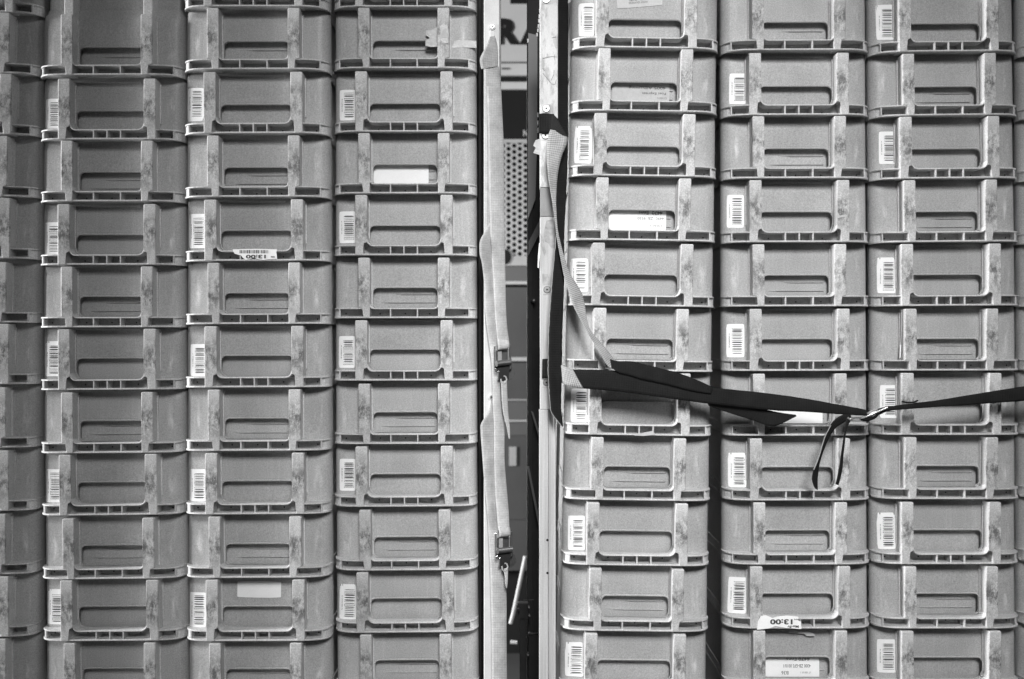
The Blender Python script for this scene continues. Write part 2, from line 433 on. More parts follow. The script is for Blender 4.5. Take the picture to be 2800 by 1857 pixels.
COLS = [  # kind of the first, scale, [(centre px, lip px)...]
 ('A', .992, [(-97, 28), (-100, 195.5), (-103, 363), (-105, 533), (-106, 703), (-108, 879), (-109, 1048), (-109, 1222), (-109, 1395), (-109, 1569), (-109, 1740), (-108, 1911)]),
 ('B', 1.0003, [(291.5, 202.5), (291.9, 379), (291.9, 548.5), (291.5, 722), (291.9, 893), (292.6, 1064), (293.5, 1237), (296, 1407), (297, 1581.6), (299.5, 1751), (300.5, 1923), (301, 2095)]),
 ('A', 1.0097, [(692, 15), (692.5, 187), (692.1, 362), (693, 536), (694, 711), (694.5, 884), (694.9, 1057.4), (695.5, 1231), (696.6, 1404.5), (697.5, 1578.5), (698.2, 1751.6), (699, 1925), (700, 2099)]),
 ('A', .9953, [(1103.5, 16), (1103.7, 184), (1104.2, 358), (1104.2, 527), (1104.2, 696), (1104.4, 868), (1104.6, 1039), (1105.2, 1212.4), (1105.7, 1383.6), (1107.5, 1558), (1108.5, 1728), (1110, 1899), (1111, 2070)]),
 ('A', 1.031, [(1767.8, 128.5), (1764.6, 302), (1762.2, 479.3), (1758.9, 655.5), (1756, 834.7), (1752.4, 1012.7), (1747.9, 1188.7), (1745.2, 1366.7), (1741.8, 1545), (1740, 1724.8), (1736.5, 1903), (1734, 2081)]),
 ('B', 1.022, [(2184.6, 134.5), (2185.2, 312), (2186, 485), (2186.3, 660), (2186.5, 835.5), (2186.9, 1012.3), (2188, 1189.5), (2188.2, 1366.7), (2188.8, 1542), (2188.8, 1717), (2189, 1893), (2189.5, 2069)]),
 ('A', 1.0198, [(2595, 138.4), (2597, 313), (2597.8, 485.5), (2600, 659.2), (2601.4, 834), (2602.5, 1011.5), (2602, 1187.5), (2601.7, 1363.3), (2601.2, 1541), (2601.6, 1717), (2602, 1894), (2602, 2070)]),
 ('B', 1.018, [(3010, 142), (3011, 317), (3012, 488), (3013, 661), (3014, 835), (3014, 1011), (3013, 1187), (3013, 1362), (3012, 1538), (3012, 1713), (3012, 1889)]),
]
ORD = ['first', 'second', 'third', 'fourth', 'fifth', 'sixth', 'seventh', 'eighth', 'ninth', 'tenth', 'eleventh', 'twelfth', 'thirteenth']
EXTRA = {(5, 7): 'grey crate carrying a blank white ticket', (5, 11): 'grey crate holding a white printed ticket', (3, 4): 'grey crate carrying a blank white ticket', (4, 0): 'grey crate with a big tilted wall sticker',
         (4, 4): 'grey crate holding a white ticket', (2, 4): 'grey crate, torn sticker on its rim', (2, 10): 'grey crate with a pale paper rectangle',
         (5, 9): 'grey crate, torn sticker on its rim', (3, 1): 'grey crate with torn tape on its right rib', (1, 0): 'tall uncovered grey crate', (5, 3): 'grey crate, white scrapes on right rib'}
proto = {'A': make_crate('A'), 'B': make_crate('B')}; used = {'A': 0, 'B': 0}
crates = {}
for ci, (k0, sc, lst) in enumerate(COLS):
    Y = D/sc-D
    for ri, (px, py) in enumerate(lst):
        kind = k0 if ri % 2 == 0 else ('B' if k0 == 'A' else 'A')
        c = copy_tree(proto[kind]) if used[kind] else proto[kind]; used[kind] = 1
        p = P(px, py, Y)
        a, b = lst[max(ri-2, 0)], lst[min(ri+2, len(lst)-1)]
        roll = math.atan2(a[0]-b[0], b[1]-a[1]) * (.8 if ci == 4 else 1)
        rr = random.Random(ci*31+ri)
        c.location = p-Vector((0, 0, .0024)); c.rotation_euler = (0, roll, math.radians(rr.uniform(-.25, .25)))
        crates[(ci, ri)] = (c, kind, Y, p)
        base = EXTRA.get((ci, ri), 'grey crate with barcode sticker' if kind == 'A' and 0 < ci < 7 else 'grey crate with three-cell rim' if kind == 'B' else 'grey crate with four-cell rim')
        if ci == 0: where = '%s down in leftmost cut-off stack' % ORD[ri]
        elif ci == 7: where = '%s down in rightmost cut-off stack' % ORD[ri]
        else: where = '%s down in %s stack from left' % (ORD[ri], ORD[ci])
        tag(c, base+', '+where, 'crate', 'grey plastic crates nested in tall stacks')

def to_local(ci, ri, px, py, z_guess=None, yl=.036):
    c, kind, Y, p = crates[(ci, ri)]
    q = P(px, py, Y+yl)-c.location
    r = c.rotation_euler.y
    return q.x*math.cos(r)-q.z*math.sin(r), q.x*math.sin(r)+q.z*math.cos(r)
def sheet(bm, cx, cz, w_, h_, ang, yfun, lift=.0006, nx=8, nz=8, ragged=0, rnd=None, mi=0, back=True):
    ca, sa = math.cos(ang), math.sin(ang); g = []
    for j in range(nz+1):
        row = []
        for i in range(nx+1):
            a, b = (i/nx-.5)*w_, (j/nz-.5)*h_
            if not ragged:   # clipped corners
                rc = min(.0025, w_/5)
                if i in (0, nx) and j in (0, nz): a -= math.copysign(rc*.5, a); b -= math.copysign(rc*.5, b)
            elif rnd and (i in (0, nx) or j in (0, nz)): a += rnd.uniform(-ragged, ragged); b += rnd.uniform(-ragged, ragged)
            x, z = cx+a*ca-b*sa, cz+a*sa+b*ca
            row.append((x, yfun(x, z)-lift, z))
        g.append([bm.verts.new(v) for v in row])
    for j in range(nz):
        for i in range(nx):
            f = bm.faces.new((g[j][i], g[j][i+1], g[j+1][i+1], g[j+1][i])); f.material_index = mi
# barcode stickers: (column, row, x0, x1, y0, y1, tilt deg, second sticker below)
BAR = [(1, 1, 123, 169, 270, 352, 0, 0), (1, 3, 121, 167, 608, 697, 0, 0), (1, 5, 121, 168, 936, 1031, 0, 1), (1, 7, 124.5, 171, 1283, 1374, 0, 0), (1, 9, 129, 176, 1614, 1709, 0, 1),
 (2, 2, 511, 558, 239, 328, 0, 1), (2, 4, 515, 562, 585, 679, .5, 0), (2, 6, 520, 566, 941, 1029, 0, 0), (2, 8, 518, 565, 1282.5, 1371, 0, 0), (2, 10, 516, 564, 1618, 1717, 0, 1),
 (3, 2, 928.6, 973, 246, 330, .3, 0), (3, 4, 927, 973, 578, 665, .5, 0), (3, 6, 926, 971, 919, 1006, 0, 0), (3, 8, 928, 973, 1254.6, 1342, 0, 0), (3, 10, 928, 976, 1600, 1696, -1.5, 1),
 (4, 0, 1583, 1627, 8, 96, -.6, 1), (4, 2, 1571, 1618, 348, 449, -1.6, 1), (4, 4, 1561, 1608, 707, 798, -.6, 0), (4, 6, 1561, 1609, 1063, 1154, -1.2, 0), (4, 8, 1553, 1600, 1410, 1504, -.4, 0), (4, 10, 1546, 1597, 1759, 1851, -1.4, 1),
 (5, 1, 1994, 2041, 201, 285, -.6, 0), (5, 3, 1988, 2034, 533, 623, -.6, 0), (5, 5, 1987, 2035, 886, 977, 0, 0), (5, 7, 1992, 2041, 1241, 1334, -.7, 1), (5, 9, 1991, 2041, 1578, 1677, -2, 0),
 (6, 0, 2397, 2445, 16, 111.5, 0, 1), (6, 2, 2403, 2450, 360, 449, 0, 0), (6, 4, 2400, 2449, 707, 804, -.6, 1), (6, 6, 2406, 2454, 1053, 1143, -.3, 0), (6, 8, 2400, 2448, 1404.5, 1503, .6, 1), (6, 10, 2399, 2449, 1748, 1839, 0, 0)]
for n_, (ci, ri, x0, x1, y0, y1, tilt, dbl) in enumerate(BAR):
    c = crates[(ci, ri)][0]; rnd = random.Random(500+n_)
    cx, cz = to_local(ci, ri, (x0+x1)/2, (y0+y1)/2, yl=.038); k = (D+crates[(ci, ri)][2]+.038)/D*mm
    w_, h_ = (x1-x0)*k, (y1-y0)*k; a = math.radians(tilt)+c.rotation_euler.y
    cx = max(cx, -.1935+w_/2)
    bm = bmesh.new()
    if dbl: sheet(bm, cx-.002, cz-(.0035 if n_ % 2 else -.003), w_*.96, h_, a+.02, wall_y, .0004)
    sheet(bm, cx, cz, w_, h_*(.96 if dbl else 1), a, wall_y, .0008)
    lab = link_mesh('barcode_sticker', bm, M['paper'], c)
    bm = bmesh.new(); z = -.40*h_; ca, sa = math.cos(a), math.sin(a)
    while z < .39*h_:
        t = rnd.choice((.0009, .0012, .0018, .0027, .0034)); x_a, x_b = -.24*w_, .42*w_
        zc = z+t/2
        if zc+t/2 < .41*h_:
            sheet(bm, cx+(x_a+x_b)/2*ca-zc*sa, cz+(x_a+x_b)/2*sa+zc*ca, x_b-x_a, t, a, wall_y, .00115, nx=5, nz=1)
        z += t+rnd.choice((.0012, .0018, .0026, .0034))
    link_mesh('barcode', bm, M['ink'], lab)
    bm = bmesh.new(); s_ = '%02d %04d%04d %02d' % (rnd.randint(10, 99), rnd.randint(0, 9999), rnd.randint(0, 9999), rnd.randint(10, 99))
    lettering(bm, s_, cx-.34*w_*ca, cz-.34*w_*sa, .0026, wall_y, ang=a-math.pi/2, width=h_*.42, lift=.00115)
    link_mesh('number', bm, M['ink'], lab)

# tickets in the holders, seen through the handle opening of the crate above
def ticket(ci, ri, x0, x1, y0, y1, mat, lines, tilt=0):
    """ci, ri: the crate whose wall carries it"""
    c = crates[(ci, ri)][0]
    ax, az = to_local(ci, ri, x0, y0, yl=.052); bx, bz = to_local(ci, ri, x1, y1, yl=.052)
    bm = bmesh.new(); sheet(bm, (ax+bx)/2, (az+bz)/2, bx-ax, az-bz, math.radians(tilt), wall_y, .0042, nx=3, nz=6)
    o = link_mesh('ticket', bm, mat, c)
    for s_, px, py, h, wd, m_ in lines:
        x, z = to_local(ci, ri, px, py, yl=.048); bm = bmesh.new()
        lettering(bm, s_, x, z, h*mm, wall_y, ang=math.pi+math.radians(tilt), width=wd*mm if wd else None, lift=.0048)
        link_mesh('printing', bm, m_, o)
ticket(3, 4, 1008, 1172, 444, 506, M['ticket'], [])
ticket(4, 2, 1674, 1830, 222, 282, M['paperg'], [('4005 Allhaming', 1770.5, 238.5, 10, 100, M['ink']), ('Post Express', 1789, 254.5, 8.5, 64, M['ink']), ('52 000 6', 1811, 268, 5, 26, M['inkg'])])
ticket(4, 4, 1662, 1821, 570, 634, M['ticket'], [('4470  Enns', 1780, 582, 10, 64, M['ink']), ('4490  ZB  9530', 1780, 597, 7.5, 72, M['inkg']), ('13 9530 2', 1797, 617, 5, 38, M['inkg'])])
ticket(5, 7, 2090, 2249, 1108, 1166, M['ticket'], [])
ticket(5, 11, 2093, 2240, 1799, 1862, M['ticket'], [('4470 Enns', 2183, 1803.5, 9, 64, M['ink']), ('4300 ZB-GFS 0010/1', 2180, 1822, 9, 74, M['ink']), ('B36', 2147, 1841, 9.5, 19, M['ink']), ('17 0818 1', 2204, 1840, 5, 28, M['inkg'])])

# ------------------------------------------------------------------ loose paper, tape and scrapes on crates
def patch(name, ci, ri, pxs, mat, surf, lift=.0006, text=(), parent=None):
    """flat scrap with outline pxs (photo pixels) on a crate; surf(x, z) is the surface it sticks to, yl its depth"""
    c = crates[(ci, ri)][0]; yl = surf(0, .1)
    pts = [to_local(ci, ri, x, y, yl=yl) for x, y in pxs]
    bm = bmesh.new(); vs = [bm.verts.new((x, surf(x, z)-lift, z)) for x, z in pts]
    for t in tessellate_polygon([[Vector((x, z, 0)) for x, z in pts]]):
        f = bm.faces.new([vs[i] for i in t]); f.normal_update()
        if f.normal.y > 0: f.normal_flip()
    g = bmesh.ops.extrude_face_region(bm, geom=list(bm.faces))
    for v in [e for e in g['geom'] if isinstance(e, bmesh.types.BMVert)]: v.co.y += .0004
    o = link_mesh(name, bm, mat, parent or c)
    for s_, px, py, h, wd, ang, m_ in text:
        x, z = to_local(ci, ri, px, py, yl=yl); b2 = bmesh.new()
        lettering(b2, s_, x, z, h*mm, surf, ang=math.pi+math.radians(ang), width=wd*mm if wd else None, bold=.035, lift=lift+.0006)
        link_mesh('printing', b2, m_, o)
    return o
wall_s = lambda x, z: .0385 if z > .06 else .037
rim_s = lambda x, z: -.0004
rib_s = lambda x, z: -.0010
def wall_sticker(name, ci, ri, px, py, wd, ht, deg, mat, text):
    c = crates[(ci, ri)][0]; cx, cz = to_local(ci, ri, px, py, yl=.042); bm = bmesh.new()
    sheet(bm, cx, cz, wd*mm, ht*mm, math.radians(deg), wall_y, .0012, nx=4, nz=14); o = link_mesh(name, bm, mat, c)
    for s_, tx, ty, h, tw, m_ in text:
        x, z = to_local(ci, ri, tx, ty, yl=.042); b2 = bmesh.new()
        lettering(b2, s_, x, z, h*mm, wall_y, ang=math.pi+math.radians(deg), width=tw*mm, lift=.0018); link_mesh('printing', b2, m_, o)
wall_sticker('paper_sticker', 2, 10, 710, 1610.5, 120, 45, -1, M['ticket'], [])
wall_sticker('wall_sticker', 4, 0, 1748, 1, 122, 40, 5.5, M['wsticker'], [('POST EXPRESS', 1744, 8.5, 5, 50, M['inkg']), ('POST', 1746, -2, 10, 54, M['inkg'])])
patch('torn_sticker', 2, 4, [(636, 682), (700, 680.5), (758, 682), (756, 690), (758.5, 708), (735, 709), (720, 711), (694, 706), (672, 711), (664, 705), (660, 699), (642, 694), (638, 688)], M['paper'], rim_s, .0012,
      [('13:00', 700, 702, 10, 54, 0, M['ink']), ('Dis', 746, 703, 5, 10, 0, M['ink'])])
o = [x for x in C.objects if x.name.startswith('torn_sticker')][-1]
bm = bmesh.new(); rnd = random.Random(8); x = 655
while x < 733:
    w_ = rnd.choice((1, 1, 2, 3)); a = to_local(2, 4, x, 684, yl=0); b = to_local(2, 4, x+w_, 693, yl=0)
    box(bm, a[0], b[0], -.0022, -.0019, b[1], a[1]); x += w_+rnd.choice((1.2, 2, 3))
link_mesh('barcode', bm, M['ink'], o)
patch('torn_sticker', 5, 9, [(2070, 1722), (2072, 1700), (2080, 1684), (2094, 1682), (2112, 1690), (2124, 1686), (2150, 1683), (2182, 1686), (2184, 1697), (2190, 1700), (2191, 1720), (2150, 1717), (2120, 1712), (2104, 1718)], M['paper'], rim_s, .0012,
      [('13:00', 2136, 1700, 14, 60, 0, M['ink']), ('hrs', 2177, 1694, 5, 12, 0, M['inkg']), ('Mo-Fr', 2168, 1713, 7, 30, 0, M['ink'])])
patch('paper_scrap', 5, 10, [(2155, 1725), (2172, 1722), (2186, 1728), (2208, 1726), (2226, 1733), (2228, 1739), (2206, 1739), (2198, 1733), (2158, 1730)], M['paperg'], lambda x, z: .030, .0012)
patch('paper_scrap', 4, 6, [(1728, 1188), (1744, 1187), (1764, 1182), (1786, 1178), (1791, 1189), (1760, 1192), (1736, 1191)], M['paperg'], rim_s, .0012)
patch('tape_piece', 3, 1, [(1165, 84), (1180, 82), (1196, 74), (1198, 128), (1178, 129), (1163, 126), (1164, 111), (1176, 104), (1164, 97)], M['tape'], lambda x, z: .030, .001)
patch('tape_piece', 3, 1, [(1202, 72), (1212, 67), (1224, 70), (1226, 92), (1225, 118), (1212, 120), (1202, 104), (1205, 90)], M['tape'], rib_s, .0012)
patch('tape_piece', 3, 1, [(1208, 88), (1215, 77), (1222, 92), (1226, 103), (1214, 104), (1203, 102)], M['paperg'], rib_s, .0018)
patch('tape_piece', 3, 1, [(1243, 112), (1256, 110), (1302, 112), (1303, 131), (1250, 130), (1234, 133), (1240, 121)], M['tape'], lambda x, z: .0375, .001)
for ci, ri, pl in ((5, 3, [[(2300, 512), (2306, 508), (2308, 518), (2303, 526), (2299, 520)], [(2287, 548), (2291, 562), (2290, 580), (2296, 590), (2313, 586), (2312, 593), (2290, 597), (2285, 590), (2286, 570)]]),
                   (6, 6, [[(2712, 1106), (2722, 1103), (2729, 1112), (2727, 1126), (2718, 1134), (2721, 1146), (2716, 1153), (2714, 1140), (2709, 1126), (2716, 1118)]])):
    for q in pl: patch('white_scrape', ci, ri, q, M['tape'], rib_s, .0008)
# tall open wall ridges on the uncovered crate
c = crates[(1, 0)][0]
for sgn in (-1, 1):
    bm = bmesh.new(); x0, x1 = sorted((sgn*.096, sgn*.1215)); box(bm, x0, x1, .012, .060, .160, .285, bevel=.002)
    link_mesh('upper_ridge', bm, M['rib'], c)
bm = bmesh.new(); tube(bm, [P(x, y, Y) for x, y, Y in ((2465, 846, -.030), (2464.6, 880, -.031), (2464, 925, -.031), (2462.5, 945, -.032))], .0007, 6)
tube(bm, [P(x, y, Y) for x, y, Y in ((2462.5, 943, -.032), (2461.6, 960, -.033), (2461, 978, -.033))], .0019, 6)
tag(link_mesh('string', bm, M['paper']), 'thin pale string hanging on a crate wall in the seventh stack', 'string')

# ------------------------------------------------------------------ lorry behind the gap
YT = 2.3
lorry = empty('parked_lorry', P(1407, 1900, YT), 'blurred pale lorry with black lettering and perforated grille behind the gap', 'lorry')
org = lorry.location
def lp(name, mat, rects, thick=.02, dy=0, bevel=0):
    bm = bmesh.new()
    for x0, x1, y0, y1 in rects: pbox(bm, x0, x1, y0, y1, YT+dy, YT+dy+thick, bevel, org)
    return link_mesh(name, bm, mat, lorry)
XA, XB = 1180, 1650
lp('name_panel', M['pwhite'], [(XA, XB, -60, 171)]); lp('moulding', M['trim'], [(XA, XB, 172, 207)], .035, -.015, .004)
lp('panel_gap', M['pblack'], [(XA, XB, 207, 223)], .02, .01); lp('moulding', M['trim'], [(XA, XB, 223, 245)], .03, -.012, .004)
lp('black_panel', M['pblack'], [(XA, XB, 245, 381)]); lp('groove', M['pgrey'], [(XA, XB, 169, 173), (1371, 1392, 185, 190)], .004, -.018)
k = (D+YT)/D*mm
def lt(s_, px, py, h, wd, mat, bold=.03, sh=0):
    bm = bmesh.new(); p = P(px, py, YT-.004)-org
    lettering(bm, s_, p.x, p.z, h*k, lambda x, z: p.y, ang=0, width=wd*k, bold=bold)
    return link_mesh('lettering', bm, mat, lorry)
lt('R', 1387, 86, 72, 66, M['pblack'], .055); lt('A', 1462, 86, 72, 84, M['pblack'], .055)
lp('lettering', M['pblack'], [(1395, 1470, -60, 10)], .004, -.004)
lt('N', 1437, 364, 17, 12, M['pwhite'], .02)
lp('grille_back', M['dark'], [(1300, 1500, 381, 702)], .02, .06)
lp('lower_panel', M['pgrille'], [(XA, 1335, 381, 702), (1478, XB, 381, 702)], .02)
# perforated sheet: one ring of faces round each hole, hexagonal lattice
bm = bmesh.new(); pw, ph, r_ = 15.4*k, 16.9*k, 5.9*k
c0 = P(1360, 390, YT)-org; cols_ = range(-2, 8)
for i in cols_:
    for j in range(0, 19):
        cx, cz = c0.x+i*pw, c0.z-j*ph-(ph/2 if i % 2 else 0)
        o_, q_ = [], []
        for t in range(24):
            a = 2*math.pi*t/24; d = abs(((math.degrees(a)-30) % 60)-30)   # to nearest hexagon face normal (30,90,...)
            rr_ = (ph/2)/math.cos(math.radians(abs(((math.degrees(a)) % 60)-30))) if True else 0
            # flat-top cells: normals at 30, 90, ... degrees
            sx = pw/(ph*math.cos(math.radians(30)))
            o_.append(bm.verts.new((cx+rr_*math.cos(a)*sx, c0.y, cz+rr_*math.sin(a)))); q_.append((cx+r_*math.cos(a), cz+r_*math.sin(a)))
        i1 = [bm.verts.new((x, c0.y, z)) for x, z in q_]; i2 = [bm.verts.new((x, c0.y+.006, z)) for x, z in q_]
        for t in range(24):
            u = (t+1) % 24
            bm.faces.new((o_[t], o_[u], i1[u], i1[t])); bm.faces.new((i1[t], i1[u], i2[u], i2[t]))
link_mesh('perforated_grille', bm, M['pgrille'], lorry)
lp('top_border', M['pgrille'], [(1335, 1478, 381, 390)], .01, -.004)
lp('body_panel', M['pgrille'], [(XA, XB, 700, 726)], .02, -.006)
lp('body_panel', M['pgrey'], [(XA, XB, 727, 772)]); lp('body_panel', M['pgrey'], [(XA, XB, 1096, 1190)], .02, 0)
lp('body_panel', M['pdark'], [(XA, XB, 786, 978), (XA, XB, 992, 1095), (XA, XB, 1191, 1420)], .02, 0)
lp('panel_gap', M['pblack'], [(XA, XB, 772, 790), (XA, XB, 986, 994)], .02, .01)
lp('trim_strip', M['trim'], [(XA, XB, 769, 778), (XA, XB, 977, 988), (XA, XB, 1149, 1154)], .025, -.012, .003)
lp('trim_strip', M['pgrille'], [(XA, XB, 722, 727), (XA, XB, 1092, 1096)], .02, -.01, .002)
lp('small_plate', M['pgrille'], [(1392, 1412, 1222, 1274)], .006, -.006)
lp('body_panel', M['pdark'], [(XA, XB, 1421, 1560)], .02, .004); lp('dark_underside', M['pblack'], [(XA, XB, 1560, 1960)], .02, .05)
bm = bmesh.new(); p = P(1376, 703, YT-.01)-org; disc_y(bm, (p.x, p.z), 22*k, p.y, p.y+.01, 32); link_mesh('round_recess', bm, M['pblack'], lorry)
bm = bmesh.new(); tube(bm, [P(1396, 1705, 1.2), P(1403, 1680, 1.2), P(1437, 1521, 1.2)], .0085, 12)
tube(bm, [P(1395, 1756, 1.2), P(1414, 1757, 1.2)], .008, 10)  # short pale tube put in for a glint below the pipe
tag(link_mesh('slanted_pipe', bm, M['pgrille']), 'shiny slanted metal pipe low in the gap between the stacks', 'pipe')

# ------------------------------------------------------------------ black frame with grey strip, hinge
fr = empty('black_frame', P(1458, 1900, .34), 'tall black frame bar with a grey strip, left of the pale right-hand rail', 'frame')
fo = fr.location
bm = bmesh.new(); pbox(bm, 1441, 1478, -60, 1960, .34, .38, .003, fo); pbox(bm, 1443, 1458, 560, 1960, .325, .34, .002, fo)
link_mesh('bar', bm, M['black'], fr)
bm = bmesh.new(); a = [P(x, y, .31)-fo for x, y in ((1443.5, 600), (1464, 545), (1469, 380), (1470, 96), (1444, 90))]
extrude_poly(bm, [(v.x, v.z) for v in a], a[0].y, a[0].y+.01, .001); link_mesh('grey_strip', bm, M['strip'], fr)
for pts_ in (((1452, 1124), (1458, 1128), (1477, 1190), (1474, 1198)), ((1441, 1276), (1447, 1276), (1477, 1432), (1473, 1440)), ((1444, 700), (1446, 660), (1474, 605), (1474, 640))):
    bm = bmesh.new(); a = [P(x, y, .31)-fo for x, y in pts_][::-1]; a = a if True else a
    extrude_poly(bm, [(v.x, v.z) for v in a], a[0].y, a[0].y+.008); link_mesh('brace', bm, M['pdark'], fr)
bm = bmesh.new(); p = P(1459.5, 820, .31)-fo; disc_y(bm, (p.x, p.z), .0085, p.y, p.y+.02); link_mesh('bolt', bm, M['black'], fr)
bm = bmesh.new(); disc_y(bm, (p.x+.0005, p.z-.001), .0032, p.y-.003, p.y+.01); link_mesh('bolt_pin', bm, M['bright'], fr)
bm = bmesh.new()
for (x, y) in ((1476, 30), (1474.5, 45), (1473.5, 58), (1472, 72), (1471, 84), (1468.5, 96), (1443.5, 112)): 
    pbox(bm, x-2.0, x+2.0, y-6, y+4, .2, .204, .001, fo)
for y in (314, 336, 356): pbox(bm, 1469.3, 1472.3, y-6.5, y+6.5, .2, .204, .0008, fo)
link_mesh('seal_glints', bm, M['paper'], fr)  # white chips stand for the glints along the frame edge
hg = empty('hinge', P(1430, 1857, .28), 'black latch block with small bright bolts at the bottom of the gap', 'latch')
ho = hg.location
bm = bmesh.new(); 
for r in ((1416, 1445, 1650, 1696), (1421, 1440, 1690, 1900), (1413, 1421, 1655, 1672), (1445, 1476, 1735, 1900)): pbox(bm, *r, .28, .31, .002, ho)
link_mesh('block', bm, M['black'], hg)
bm = bmesh.new(); tube(bm, [P(x, y, .27)-ho for x, y in ((1439, 1744), (1441, 1736), (1447, 1732), (1474, 1731))], .0012, 6); tube(bm, [P(x, y, .27)-ho for x, y in ((1431, 1641), (1460, 1640))], .001, 6)
link_mesh('edge', bm, M['dsteel'], hg)
for x, y in ((1446.5, 1661), (1447.5, 1683.5), (1443.5, 1791), (1418, 1668)):
    bm = bmesh.new(); p = P(x, y, .262)-ho; disc_y(bm, (p.x, p.z), .0028 if x > 1420 else .004, p.y, p.y+.02, 14); link_mesh('bolt', bm, M['bright'] if x > 1420 else M['black'], hg)

# ------------------------------------------------------------------ rails
YL = -.020
lr = empty('load_rail', P(1346, 1930, YL), 'pale painted post with webbing running down it, beside the fourth stack', 'post')
lo = lr.location
bm = bmesh.new(); pbox(bm, 1323, 1366, -60, 1960, YL, YL+.05, .002, lo); link_mesh('rail_body', bm, M['post'], lr)
bm = bmesh.new(); pbox(bm, 1366.5, 1369.5, -60, 420, YL+.004, YL+.05, .0005, lo); link_mesh('rail_edge', bm, M['dsteel'], lr)
bm = bmesh.new(); pbox(bm, 1308, 1316, -60, 1960, YL+.12, YL+.16, .002, lo); pbox(bm, 1300, 1326, -60, 1960, YL+.30, YL+.32, .002, lo); link_mesh('gap_shade_bar', bm, M['black'], lr)  # black bars added behind the post to stand for the gap's shade
for x, y in ((1346, 73), (1345, 1086)):
    bm = bmesh.new(); p = P(x, y, YL-.007)-lo; disc_y(bm, (p.x, p.z), .0085, p.y, p.y+.008); pbox(bm, x-6, x+7, y+5, y+38, YL-.004, YL+.001, .001, lo)
    e = link_mesh('strap_eyelet', bm, M['post'], lr)
    bm = bmesh.new(); disc_y(bm, (p.x, p.z), .0055, p.y-.003, p.y); link_mesh('screw', bm, M['steel'], e)
    bm = bmesh.new(); disc_y(bm, (p.x, p.z), .0024, p.y-.0034, p.y-.0028, 6); link_mesh('screw_socket', bm, M['dark'], e)
YR = -.055
rl = empty('load_rail', P(1500, 1930, YR), 'scuffed white and metal post with screws and slots, left of the fifth stack', 'post')
ro = rl.location
bm = bmesh.new(); pbox(bm, 1476.5, 1525.5, -60, 512.5, YR, YR+.045, .0015, ro); link_mesh('upper_cover', bm, M['rail'], rl)
bm = bmesh.new(); pbox(bm, 1478, 1519, 513.5, 592, YR+.002, YR+.045, .0015, ro); link_mesh('sleeve', bm, M['railg'], rl)
bm = bmesh.new(); pbox(bm, 1477, 1521.5, 593, 1120, YR, YR+.045, .0015, ro); link_mesh('middle_cover', bm, M['alu'], rl)
bm = bmesh.new(); pbox(bm, 1475, 1499, 1120.6, 1960, YR, YR+.045, .0012, ro); pbox(bm, 1499.6, 1513, 1120.6, 1960, YR+.0012, YR+.045, .001, ro); pbox(bm, 1513.6, 1519.5, 1120.6, 1960, YR, YR+.045, .001, ro)
link_mesh('lower_profile', bm, M['alu'], rl)
for pts_, m_ in (([(1489, 660), (1497, 664), (1503, 672), (1510, 680), (1518, 676), (1519, 620), (1508, 600), (1494, 604), (1486, 640)], 'railg'), ([(1483, 748), (1498, 750), (1503, 762), (1501, 800), (1486, 806), (1483, 780)], 'railg'),
                 ([(1486, 652), (1493, 690), (1488, 700), (1479, 668), (1478, 640)], 'tape')):
    bm = bmesh.new(); a = [P(x, y, YR-.0006)-ro for x, y in pts_]
    extrude_poly(bm, [(v.x, v.z) for v in a][::-1], a[0].y, a[0].y+.0006); link_mesh('stain', bm, M['stain'], rl)
bm = bmesh.new(); a = [P(x, y, YR-.001)-ro for x, y in ((1474, 665), (1476.5, 664), (1477, 690), (1474, 720), (1474, 733), (1470, 732), (1471, 700))]
extrude_poly(bm, [(v.x, v.z) for v in a][::-1], a[0].y, a[0].y+.001); link_mesh('paint_flake', bm, M['paper'], rl)
for x, y, r in ((1493.5, -2, .0105), (1493.5, 296.5, .0105), (1491.5, 370, .0105), (1496, 792, .0095), (1494, 1046, .009)):
    p = P(x, y, YR-.0035)-ro
    bm = bmesh.new(); pbox(bm, x-12, x+12, y-11, y+13, YR-.0012, YR, .0005, ro); pl = link_mesh('washer_plate', bm, M['rail'] if y < 700 else M['alu'], rl)
    bm = bmesh.new(); disc_y(bm, (p.x, p.z), r, p.y+.001, p.y+.004); link_mesh('screw_shadow_ring', bm, M['dsteel'], pl)
    bm = bmesh.new(); disc_y(bm, (p.x, p.z), r*.86, p.y-.001, p.y+.004); link_mesh('screw', bm, M['steel'], pl)
    bm = bmesh.new(); disc_y(bm, (p.x, p.z), r*.28, p.y-.0014, p.y-.0009, 6); link_mesh('screw_socket', bm, M['dark'], pl)
for x, y in ((1497, 1477), (1497, 1567)):
    bm = bmesh.new(); p = P(x, y, YR-.0003)-ro; disc_y(bm, (p.x, p.z), .0034, p.y, p.y+.0003); link_mesh('hole', bm, M['dark'], rl)
rnd = random.Random(5)
for pts_ in (((1484, 160), (1496, 157), (1508, 155), (1523, 156)), ((1483, 186), (1489, 194)), ((1484, 200), (1497, 216), (1508, 230), (1517, 232), (1521, 218)), ((1515, 192), (1514, 204), (1507, 220)), ((1509, 104), (1520, 101)), ((1496, 147), (1495, 158))):
    bm = bmesh.new(); tube(bm, [P(x, y, YR-.0002)-ro for x, y in pts_], .0007, 5); link_mesh('pen_scribble', bm, M['inkg'], rl)

bm = bmesh.new(); a = [P(x, y, YR-.006)-ro for x, y in ((1458, 398), (1464, 384), (1478, 378), (1479, 402), (1476, 424), (1458, 418), (1465, 404))]
extrude_poly(bm, [(v.x, v.z) for v in a][::-1], a[0].y, a[0].y+.001); link_mesh('torn_foil', bm, M['tape'], rl)

